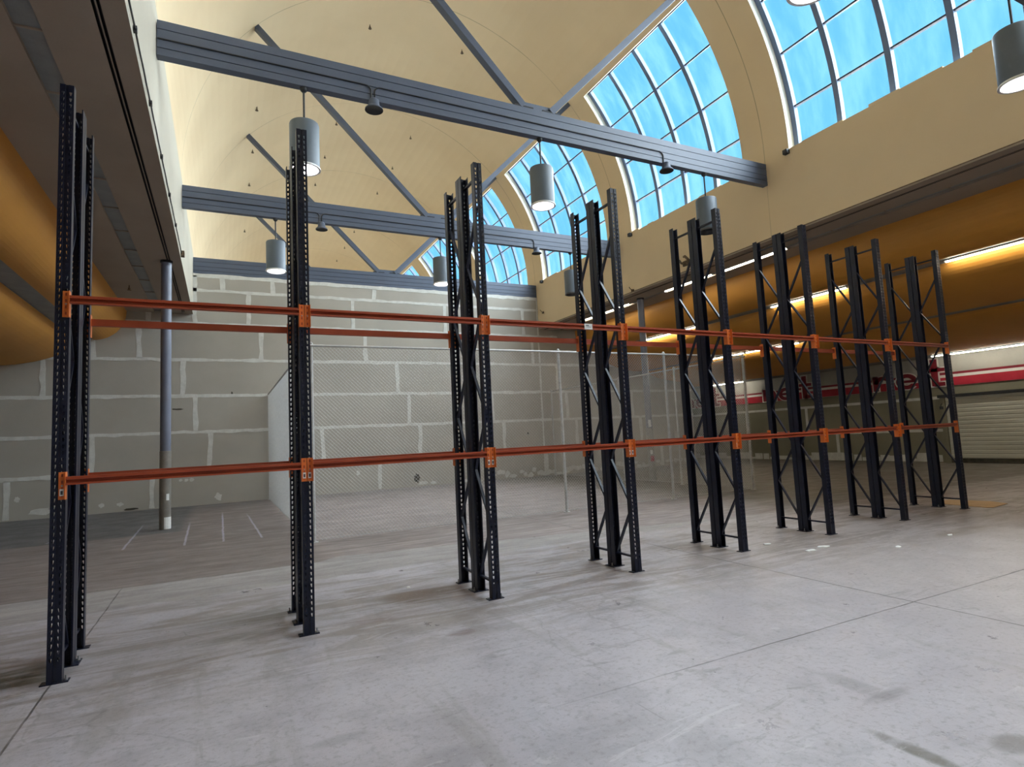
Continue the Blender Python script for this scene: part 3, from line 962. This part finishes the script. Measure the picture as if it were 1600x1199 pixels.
# ================================================================== FLUORESCENT STRIPS
def strip_parts(root, L, w):
    b = MB()
    b.box(-w / 2, w / 2, 0, L, 0.026, 0.04, 'white_metal')
    b.build('fixture_tray', root)
    b = MB()
    b.tube([(0, 0.03, 0.016), (0, L - 0.03, 0.016)], 0.02, 'tube', 10)
    tag(b.build('tube', root), 'glowing fluorescent tube')
    b = MB()
    b.box(-0.025, 0.025, 0, 0.03, 0.0, 0.03, 'white_metal'); b.build('lampholder', root)
    b = MB(); b.box(-0.025, 0.025, L - 0.03, L, 0.0, 0.03, 'white_metal'); b.build('lampholder', root)
STR = [(13.76, ZS + 0.004, 4.02, 6.08, 0.10, 'nearest lit tube in the soffit strip of the right aisle'), (13.70, ZS + 0.005, 6.45, 8.47, 0.06, 'second lit tube in the soffit strip of the right aisle'),
       (13.66, ZS + 0.005, 10.2, 13.2, 0.06, 'farthest lit tube in the soffit strip of the right aisle'),
       (15.55, 5.015, -4.6, 1.49, 0.09, 'lit tube in the upper gold strip, nearest at the right edge'), (15.55, 5.015, 3.75, 6.1, 0.09, 'second lit tube along the upper gold strip'),
       (15.55, 5.015, 8.95, 12.0, 0.09, 'third lit tube along the upper gold strip'),
       (18.02, 4.205, 7.1, 9.3, 0.09, 'nearer lit tube in the middle gold strip'), (18.02, 4.205, 9.35, 11.5, 0.09, 'farther lit tube in the middle gold strip'),
       (22.85, 3.635, -8.0, 5.75, 0.09, 'long lit tube line right above the white sign band'), (22.85, 3.635, 13.7, 16.1, 0.09, 'short lit tube above the far end of the sign band')]
for x, z, ya, yb, w, lab in STR:
    r = empty('fluorescent_light', (x, ya, z))
    tag(r, lab, 'light', 'fluorescent strips in the right aisle ceiling')
    strip_parts(r, yb - ya, w)

# ================================================================== COLUMNS
def column(x, y, lab, extras):
    r = empty('round_column', (x, y, 0))
    tag(r, lab, 'column', 'round columns under the soffits')
    b = MB(); b.lathe([(0.105, 1.68), (0.105, ZS)], 'column', seg=28); auto_smooth(b.build('painted_shaft', r))
    b = MB(); b.lathe([(0.0, 0.0), (0.112, 0.0), (0.112, 1.68), (0.104, 1.684)], 'sleeve', seg=28); auto_smooth(tag(b.build('bare_sleeve', r), 'bare metal lower sleeve'), 30)
    b = MB(); b.lathe([(0.125, ZS), (0.125, ZS - 0.04), (0.105, ZS - 0.05)], 'dark_steel', seg=28); b.build('cap_collar', r)
    for (a0, a1, z0, z1, m) in extras:
        b = MB()
        N = 6
        for i in range(N):
            t0, t1 = math.radians(a0 + (a1 - a0) * i / N), math.radians(a0 + (a1 - a0) * (i + 1) / N)
            b.quad((0.115 * math.cos(t0), 0.115 * math.sin(t0), z0), (0.115 * math.cos(t1), 0.115 * math.sin(t1), z0), (0.115 * math.cos(t1), 0.115 * math.sin(t1), z1), (0.115 * math.cos(t0), 0.115 * math.sin(t0), z1), m)
        b.build('paint_patch' if m != 'label' else 'paper_label', r)
column(0.0, 9.38, 'round slate column with bare lower sleeve left of the chain link cage', [(-95, 10, 0.01, 0.26, 'label'), (-75, -45, 0.62, 0.76, 'label')])
column(13.45, 9.38, 'round slate column inside the right side of the cage', [(-140, -95, 1.72, 1.95, 'label'), (-140, -80, 0.62, 0.8, 'red'), (-140, -100, 0.85, 0.98, 'label')])

# ================================================================== CHAIN LINK FENCES
FH = 3.38
def fence_mesh(L, step=0.066, wire=0.0026):
    b = MB()
    def seg(x0, z0, x1, z1, off):
        d = Vector((x1 - x0, 0, z1 - z0)).normalized()
        s = Vector((-d.z, 0, d.x)) * wire
        k = Vector((0, wire, 0))
        p, q_ = Vector((x0, off, z0)), Vector((x1, off, z1))
        vs = [p + s, p - s * 0.5 + k, p - s * 0.5 - k, q_ + s, q_ - s * 0.5 + k, q_ - s * 0.5 - k]
        b.add(vs, [(0, 1, 4, 3), (1, 2, 5, 4), (2, 0, 3, 5)], 'galv')
    hh = FH - 0.06
    c0 = -hh
    while c0 < L:
        # rising wire: x = c0 + t, z = t
        t0 = max(0, -c0); t1 = min(hh, L - c0)
        if t1 > t0 + 1e-3:
            seg(c0 + t0, 0.03 + t0, c0 + t1, 0.03 + t1, 0.002)
            seg(c0 + t0, 0.03 + hh - t0, c0 + t1, 0.03 + hh - t1, -0.002)
        c0 += step
    return b
def fence(name_lab, p, rz, L, posts, corner):
    r = empty('chain_link_fence', (p[0], p[1], 0), rz)
    tag(r, name_lab, 'fence', 'chain link fence runs of the cage')
    fence_mesh(L).build('wire_mesh', r)
    b = MB(); b.tube([(0, 0, FH), (L, 0, FH)], 0.021, 'galv', 8); b.build('top_rail', r)
    b = MB(); b.tube([(0, 0, 0.05), (L, 0, 0.05)], 0.004, 'galv', 5); b.build('tension_wire', r)
    for x in posts:
        b = MB()
        b.lathe([(0.03, 0.0), (0.03, FH + 0.02), (0.036, FH + 0.02), (0.036, FH + 0.05), (0.0, FH + 0.075)], 'galv', cx=x, cy=0.034, seg=12)
        b.lathe([(0.07, 0.0), (0.07, 0.012), (0.0, 0.012)], 'galv', cx=x, cy=0.034, seg=12)
        auto_smooth(b.build('post', r))
fence('front run of the chain link cage, behind the rack row', (2.45, 5.05), 0.0, 10.65, [0.06, 5.10, 8.0, 10.6], True)
fence('side run of the cage along the left, seen almost edge on', (2.45, 14.95), -PI / 2, 9.75, [0.05, 4.0, 7.25], False)
fence('side run of the cage along the right aisle', (13.1, 5.22), PI / 2, 9.7, [2.42, 5.1, 7.4, 9.6], False)

# ================================================================== PALLET RACK
H = 4.585
PW, PD = 0.088, 0.072
# post: punched open channel, front face at y=0, body towards +y, bottom at z=0
def post_mesh():
    b = MB()
    t = 0.0022
    hw, hh, pitch = 0.0085, 0.0145, 0.05
    cols_ = (-0.024, 0.024)
    x0, x1 = -PW / 2, PW / 2
    def sheet(poly, z0, z1):   # list of (x,y) points: sheet with thickness towards the inside handled by duplicate skin
        for a, c_ in zip(poly[:-1], poly[1:]):
            d = Vector((c_[0] - a[0], c_[1] - a[1], 0)).normalized()
            nrm = Vector((-d.y, d.x, 0)) * t
            A = [(a[0], a[1], z0), (c_[0], c_[1], z0), (c_[0], c_[1], z1), (a[0], a[1], z1)]
            B = [(p[0] + nrm.x, p[1] + nrm.y, p[2]) for p in A]
            b.add(A + B, [(0, 1, 2, 3), (7, 6, 5, 4), (0, 4, 5, 1), (2, 6, 7, 3), (1, 5, 6, 2), (3, 7, 4, 0)], 'navy')
    sheet([(x0 + 0.007, PD), (x0, PD), (x0, 0)][::-1], 0, H)
    sheet([(x1, 0), (x1, PD), (x1 - 0.007, PD)][::-1], 0, H)
    # face: solid strips between hole columns, groove in the middle
    for a, c_ in ((x0, cols_[0] - hw), (cols_[0] + hw, -0.009), (0.009, cols_[1] - hw), (cols_[1] + hw, x1)):
        b.box(a, c_, 0, t, 0, H, 'navy')
    b.box(-0.009, 0.009, 0.006, 0.006 + t, 0, H, 'navy')
    b.box(-0.0095, -0.0085, 0, 0.006, 0, H, 'navy'); b.box(0.0085, 0.0095, 0, 0.006, 0, H, 'navy')
    zs = []
    z = 0.16
    while z < H - 0.03:
        zs.append(z); z += pitch
    for cx in cols_:
        last = 0.0
        for z in zs:
            b.box(cx - hw, cx + hw, 0, t, last, z - hh, 'navy')
            # teardrop: lower corners clipped
            b.add([(cx - hw, 0, z - hh), (cx - hw * 0.35, 0, z - hh), (cx - hw, 0, z + hh * 0.4), (cx + hw, 0, z - hh), (cx + hw * 0.35, 0, z - hh), (cx + hw, 0, z + hh * 0.4)], [(0, 1, 2), (4, 3, 5)], 'navy')
            last = z + hh
        b.box(cx - hw, cx + hw, 0, t, last, H, 'navy')
    return b.mesh('post')
POST = post_mesh()
FD = 0.442      # frame depth
def plate_mesh():
    b = MB(); b.box(-0.085, 0.085, 0.0, 0.082, 0.0, 0.008, 'navy'); return b.mesh('foot_plate')
def bolt_mesh():
    b = MB(); b.lathe([(0.0, 0.045), (0.007, 0.045), (0.007, 0.018), (0.013, 0.018), (0.013, 0.008)], 'zinc', seg=8); return b.mesh('anchor_bolt')
PLATE, BOLT = plate_mesh(), bolt_mesh()
def brace_mesh(z0, y0, z1, y1, x):
    b = MB()
    b.bar((x, y0, z0), (x, y1, z1), 0.022, 0.03, 'navy', up=(1, 0, 0))
    return b.mesh('brace')
NODES = [0.17, 0.74, 1.29, 1.87, 2.42, 3.00, 3.53, 4.12]
def diag_set(outer_first):
    # outer_first: the top node (4.12) lies on the y=0 post
    out = []
    ya, yb = 0.05, FD - 0.05
    for i in range(len(NODES) - 1):
        top_on_front = ((len(NODES) - 1 - (i + 1)) % 2 == 0) == outer_first
        y_top, y_bot = (ya, yb) if top_on_front else (yb, ya)
        out.append(brace_mesh(NODES[i], y_bot, NODES[i + 1], y_top, 0.0))
    return out
DIAG = {True: diag_set(True), False: diag_set(False)}
HB = [brace_mesh(z, 0.05, z, FD - 0.05, 0.0) for z in (0.165, 4.44)]

ST = [0.0223, -0.0081, -0.0077, 0.0137, -0.0257, -0.0314, 0.0182, 0.0188]
BAYL = 1.8
ct, st_ = math.cos(TH), math.sin(TH)
def rk_pt(x, y):
    return (x * ct - y * st_, x * st_ + y * ct)
def make_frame(x, y, top_on_front):
    px, py = rk_pt(x, y)
    r = empty('rack_upright_frame', (px, py, 0), TH)
    p1 = inst(POST, 'post', r, (0, 0, 0.008))
    p2 = inst(POST, 'post', r, (0, FD, 0.008), PI)
    for yy, rz in ((-0.005, 0), (FD + 0.005, PI)):
        pl = inst(PLATE, 'foot_plate', r, (0, yy, 0), rz)
        inst(BOLT, 'anchor_bolt', pl, (0.066, 0.035, 0))
    for me in DIAG[top_on_front]:
        inst(me, 'diagonal_brace', r)
    for me in HB:
        inst(me, 'horizontal_brace', r)
    return r
STN = ['at the left end of the rack row', 'at the second station of the rack row', 'at the third station of the rack row', 'at the fourth station of the rack row',
       'at the fifth station of the rack row', 'at the sixth station of the rack row', 'at the seventh station of the rack row', 'at the far right end of the rack row']
GAP = 0.011
for i in range(8):
    x = i * BAYL + ST[i]
    fr_front = make_frame(x, 0.0, i != 6)
    tag(fr_front, 'front navy punched upright frame %s' % STN[i], 'rack frame', 'navy rack upright frames')
    fr_rear = make_frame(x, FD + GAP, i in (3, 4))
    tag(fr_rear, 'rear navy upright frame of the pair %s' % STN[i].replace(' station of the rack row', ' rack station').replace(' end of the rack row', ' rack end'), 'rack frame', 'navy rack upright frames')
YREAR = FD + GAP + FD

# beams: rail between two posts with a hook-on connector at each end
def rail_mesh(L):
    b = MB()
    # local x along the beam from 0..L, front towards -y, section 0.06 high
    prof = [(-0.030, 0.031), (-0.030, 0.010), (-0.004, 0.007), (-0.004, -0.015), (-0.034, -0.018), (-0.034, -0.031), (0.014, -0.031), (0.014, 0.031)]
    k = len(prof)
    vs = [(0, y, z) for y, z in prof] + [(L, y, z) for y, z in prof]
    fs = [tuple(range(k))[::-1], tuple(range(k, 2 * k))]
    for i in range(k):
        j_ = (i + 1) % k
        fs.append((i, j_, j_ + k, i + k))
    b.add(vs, fs, 'orange')
    return b.mesh('rail')
def connector_mesh():
    # origin at the rail end; the plate covers its half of the post face, flange returns along the post side
    b = MB()
    z0, z1 = -0.138, 0.067
    b.box(-0.042, 0.002, -0.006, -0.001, z0, z1, 'connector')       # half of the post face
    b.box(0.0005, 0.005, -0.034, 0.03, z0, z1, 'connector')         # side flange that carries the rail
    for z in (z0 + 0.03, z0 + 0.08, z0 + 0.13, z0 + 0.18):
        b.box(-0.026, -0.014, -0.0072, -0.006, z - 0.011, z + 0.011, 'orange')
    return b.mesh('end_connector')
def connector_mesh_m():
    me = connector_mesh()
    for v in me.vertices:
        v.co.x = -v.co.x
    me.flip_normals()
    return me
CONN_L, CONN_R = connector_mesh(), connector_mesh_m()
def pin_mesh():
    b = MB(); b.lathe([(0.0, 0.006), (0.006, 0.005), (0.007, 0.0)], 'zinc', seg=8)
    me = b.mesh('locking_pin')
    me.transform(Matrix.Rotation(PI / 2, 4, 'X'))
    return me
PIN = pin_mesh()
def sticker_mesh():
    b = MB()
    b.box(-0.013, 0.013, -0.0012, 0, -0.026, 0.026, 'label')
    b.box(-0.007, 0.007, -0.0020, -0.0012, -0.016, 0.012, 'ink')
    return b.mesh('barcode_sticker')
STICK = sticker_mesh()
LEVEL = [(1.4590, 'lower'), (2.8455, 'upper')]
BAYN = ['first', 'second', 'third', 'fourth', 'fifth', 'sixth', 'seventh']
for side in ('front', 'rear'):
    for z, lev in LEVEL:
        for k in range(7):
            xa = k * BAYL + ST[k] + PW / 2
            xb = (k + 1) * BAYL + ST[k + 1] - PW / 2
            L = xb - xa
            if side == 'front':
                px, py = rk_pt(xa, 0.0)
                r = empty('rack_beam', (px, py, z), TH)
            else:
                px, py = rk_pt(xb, YREAR)
                r = empty('rack_beam', (px, py, z), TH + PI)
            inst(rail_mesh(L - 0.008), 'rail', r, (0.004, 0, 0))
            ca = inst(CONN_L, 'end_connector', r, (0, 0, 0))
            cb = inst(CONN_R, 'end_connector', r, (L, 0, 0))
            for cc_, s in ((ca, -1), (cb, 1)):
                inst(PIN, 'locking_pin', cc_, (s * 0.02, -0.006, -0.035))
                if lev == 'lower' and side == 'front' and k < 4:
                    inst(STICK, 'barcode_sticker', cc_, (s * 0.021, -0.0072, -0.085))
            if side == 'front' and lev == 'upper' and k == 2:
                b = MB()
                b.box(L - 0.53, L - 0.42, -0.0362, -0.0345, -0.034, 0.032, 'label')
                b.box(L - 0.51, L - 0.47, -0.0370, -0.0362, 0.006, 0.016, 'ink')
                b.box(L - 0.505, L - 0.44, -0.0370, -0.0362, -0.008, -0.003, 'ink')
                tag(b.build('paper_tag', r), 'white paper tag')
            lab = 'orange %s beam on the %s of the rack, %s bay from the left' % (lev, side, BAYN[k])
            if side == 'front' and lev == 'upper' and k == 2:
                lab = 'orange upper front beam with white paper tag, third bay from the left'
            tag(r, lab, 'rack beam', 'orange rack beams')

# ================================================================== SMALL FITTINGS
def sprinkler_parts(root):
    b = MB()
    b.tube([(0, 0, 0), (0, 0, -0.075)], 0.013, 'rust', 6)
    b.build('pipe_drop', root)
    b = MB()
    b.lathe([(0.0, -0.07), (0.032, -0.08), (0.022, -0.105), (0.008, -0.125), (0.05, -0.128), (0.05, -0.135), (0.0, -0.138)], 'rust', seg=10)
    b.build('sprinkler_head', root)
ROWN = {2.12: 'in the low left row of the vault', 5.09: 'in the row left of the vault crown', 8.02: 'in the row right of the vault crown'}
SPR = [(5.09, 10.72), (8.02, 10.69), (2.12, 13.57), (2.12, 16.49), (5.09, 16.45), (8.02, 16.40), (5.09, 19.3), (8.02, 19.25), (2.12, 19.42), (5.09, 22.2), (8.02, 22.12), (2.12, 25.0), (8.02, 27.8), (8.02, 30.8), (8.02, 33.6)]
cnt = {}
for x, y in SPR:
    z = ZC + math.sqrt(RV ** 2 - (x - XC) ** 2)
    r = empty('sprinkler', (x, y, z + 0.01))
    k = cnt.get(x, 0); cnt[x] = k + 1
    tag(r, 'small dark sprinkler %s, %s from the front' % (ROWN[x], ORD[k]), 'sprinkler', 'sprinklers under the vault')
    sprinkler_parts(r)
for (x, y, lab) in ((-1.12, 2.35, 'small sprinkler under the left soffit near the picture corner'), (-1.0, 11.8, 'small sprinkler under the left soffit before the partition')):
    r = empty('sprinkler', (x, y, ZS + 0.005))
    tag(r, lab, 'sprinkler', 'sprinklers under the left soffit')
    sprinkler_parts(r)

# cable clipped along the bottom of the left upper wall
cb = empty('wall_cable', (XL, 0, 6.06))
tag(cb, 'black cable clipped along the bottom edge of the pale left wall', 'cable')
b = MB()
pts = []
for i in range(60):
    y = -3.0 + i * 0.205
    sag = 0.018 * math.sin(i * 0.9) ** 2
    pts.append((0.018, y, -sag))
b.tube(pts, 0.010, 'dark_steel', 6)
b.build('cable_run', cb)
for y in (-0.2, 1.3, 2.75, 4.25, 5.7, 7.2):
    b = MB(); b.box(0.0, 0.035, y, y + 0.05, -0.03, 0.03, 'dark_steel'); b.build('clip', cb)
b = MB(); b.box(0.0, 0.07, 9.0, 9.16, -0.06, 0.05, 'rust'); b.build('end_box', cb)

# corroded pipe bracket on the right upper wall, just above the soffit
pb = empty('pipe_bracket', (XR, 6.38, 6.2))
tag(pb, 'rusty pipe bracket on the cream right wall behind the fifth rack station', 'bracket')
b = MB(); b.box(-0.05, 0.0, -0.16, 0.18, -0.06, 0.08, 'rust'); b.build('back_plate', pb)
b = MB()
b.tube([(-0.06, -0.12, 0.0), (-0.13, -0.1, 0.08), (-0.12, 0.0, 0.18), (-0.06, 0.1, 0.2)], 0.035, 'rust', 8)
b.tube([(-0.06, 0.08, -0.02), (-0.14, 0.14, 0.02), (-0.12, 0.22, 0.12), (-0.05, 0.26, 0.1)], 0.03, 'rust', 8)
b.build('bent_pipe', pb)
for (y, z, lab) in ((8.85, 6.03, 'small rusty wall clip above the right column'), (14.55, 6.55, 'small rusty wall clip in the corner by the partition')):
    b = MB()
    b.box(-0.04, 0.0, -0.05, 0.05, -0.03, 0.04, 'rust')
    b.tube([(-0.03, 0.0, 0.02), (-0.10, 0.02, 0.07), (-0.12, 0.03, 0.12)], 0.012, 'rust', 6)
    o = b.build('wall_clip', loc=(XR, y, z))
    tag(o, lab, 'clip', 'rusty clips on the right upper wall')

# cardboard sheet on the floor at the far right end
b = MB()
P_ = [(12.72, 0.95), (12.55, 0.62), (12.93, 0.02), (13.50, -0.03), (13.72, 0.35), (13.45, 0.95)]
zt = [0.012, 0.016, 0.012, 0.03, 0.016, 0.012]
vs = [(p[0], p[1], z) for p, z in zip(P_, zt)] + [(p[0], p[1], z + 0.008) for p, z in zip(P_, zt)]
vs = []
fl = [(13.02, 0.98), (12.93, 0.03), (13.02, -0.02), (13.50, -0.02), (13.72, 0.33), (13.66, 0.98)]
lift = [0.0, 0.0, 0.0, 0.02, 0.012, 0.0]
for top in (0, 0.007):
    for p, z in zip(fl, lift):
        vs.append((p[0] - 13.3, p[1] - 0.48, z + top + 0.001))
k = 6
b.add(vs, [tuple(range(k))[::-1], tuple(range(k, 2 * k))] + [(i, (i + 1) % k, (i + 1) % k + k, i + k) for i in range(k)], 'card')
o = b.build('cardboard_sheet', loc=(13.3, 0.48, 0.0))
tag(o, 'flat brown cardboard sheet on the floor at the far rack end', 'cardboard')

# paper scraps on the floor
def scrap(x, y, s, lab):
    b = MB()
    k = 7
    pts = []
    for i in range(k):
        a = 2 * PI * i / k
        rr_ = s * random.uniform(0.5, 1.1)
        pts.append((rr_ * math.cos(a), rr_ * 0.5 * math.sin(a), 0.004 + random.uniform(0, 0.012)))
    b.add([(0, 0, 0.02)] + pts + [(p[0], p[1], 0.0005) for p in pts], [(0, 1 + i, 1 + (i + 1) % k) for i in range(k)] + [(1 + i, 1 + k + i, 1 + k + (i + 1) % k, 1 + (i + 1) % k) for i in range(k)], 'label')
    o = b.build('paper_scrap', loc=(x, y, 0))
    tag(o, lab, 'paper scrap', 'white scraps on the floor')
random.seed(21)
SCR = []
exec_pts = [((1268, 861), 0.10, 'white paper scrap before the sixth rack station, the left of two'), ((1287, 855), 0.10, 'white paper scrap before the sixth rack station, the right of two'),
            ((1402, 855), 0.06, 'small white scrap on the floor before the seventh rack station'), ((1484, 837), 0.06, 'small white scrap on bare floor before the far right rack end'),
            ((1200, 851), 0.08, 'flat white scrap between the fifth and sixth rack stations'), ((638, 919), 0.03, 'tiny white scrap on the brown stain beside the third station')]
def floor_pt(u, v):
    d = rr * ((u - 800) / FPX) + uu * (-(v - 599.5) / FPX) + f0
    t_ = -CAM.z / d.z
    p = CAM + d * t_
    return p.x, p.y
for (uv, s, lab) in exec_pts:
    x, y = floor_pt(*uv)
    scrap(round(x, 2), round(y, 2), s, lab)
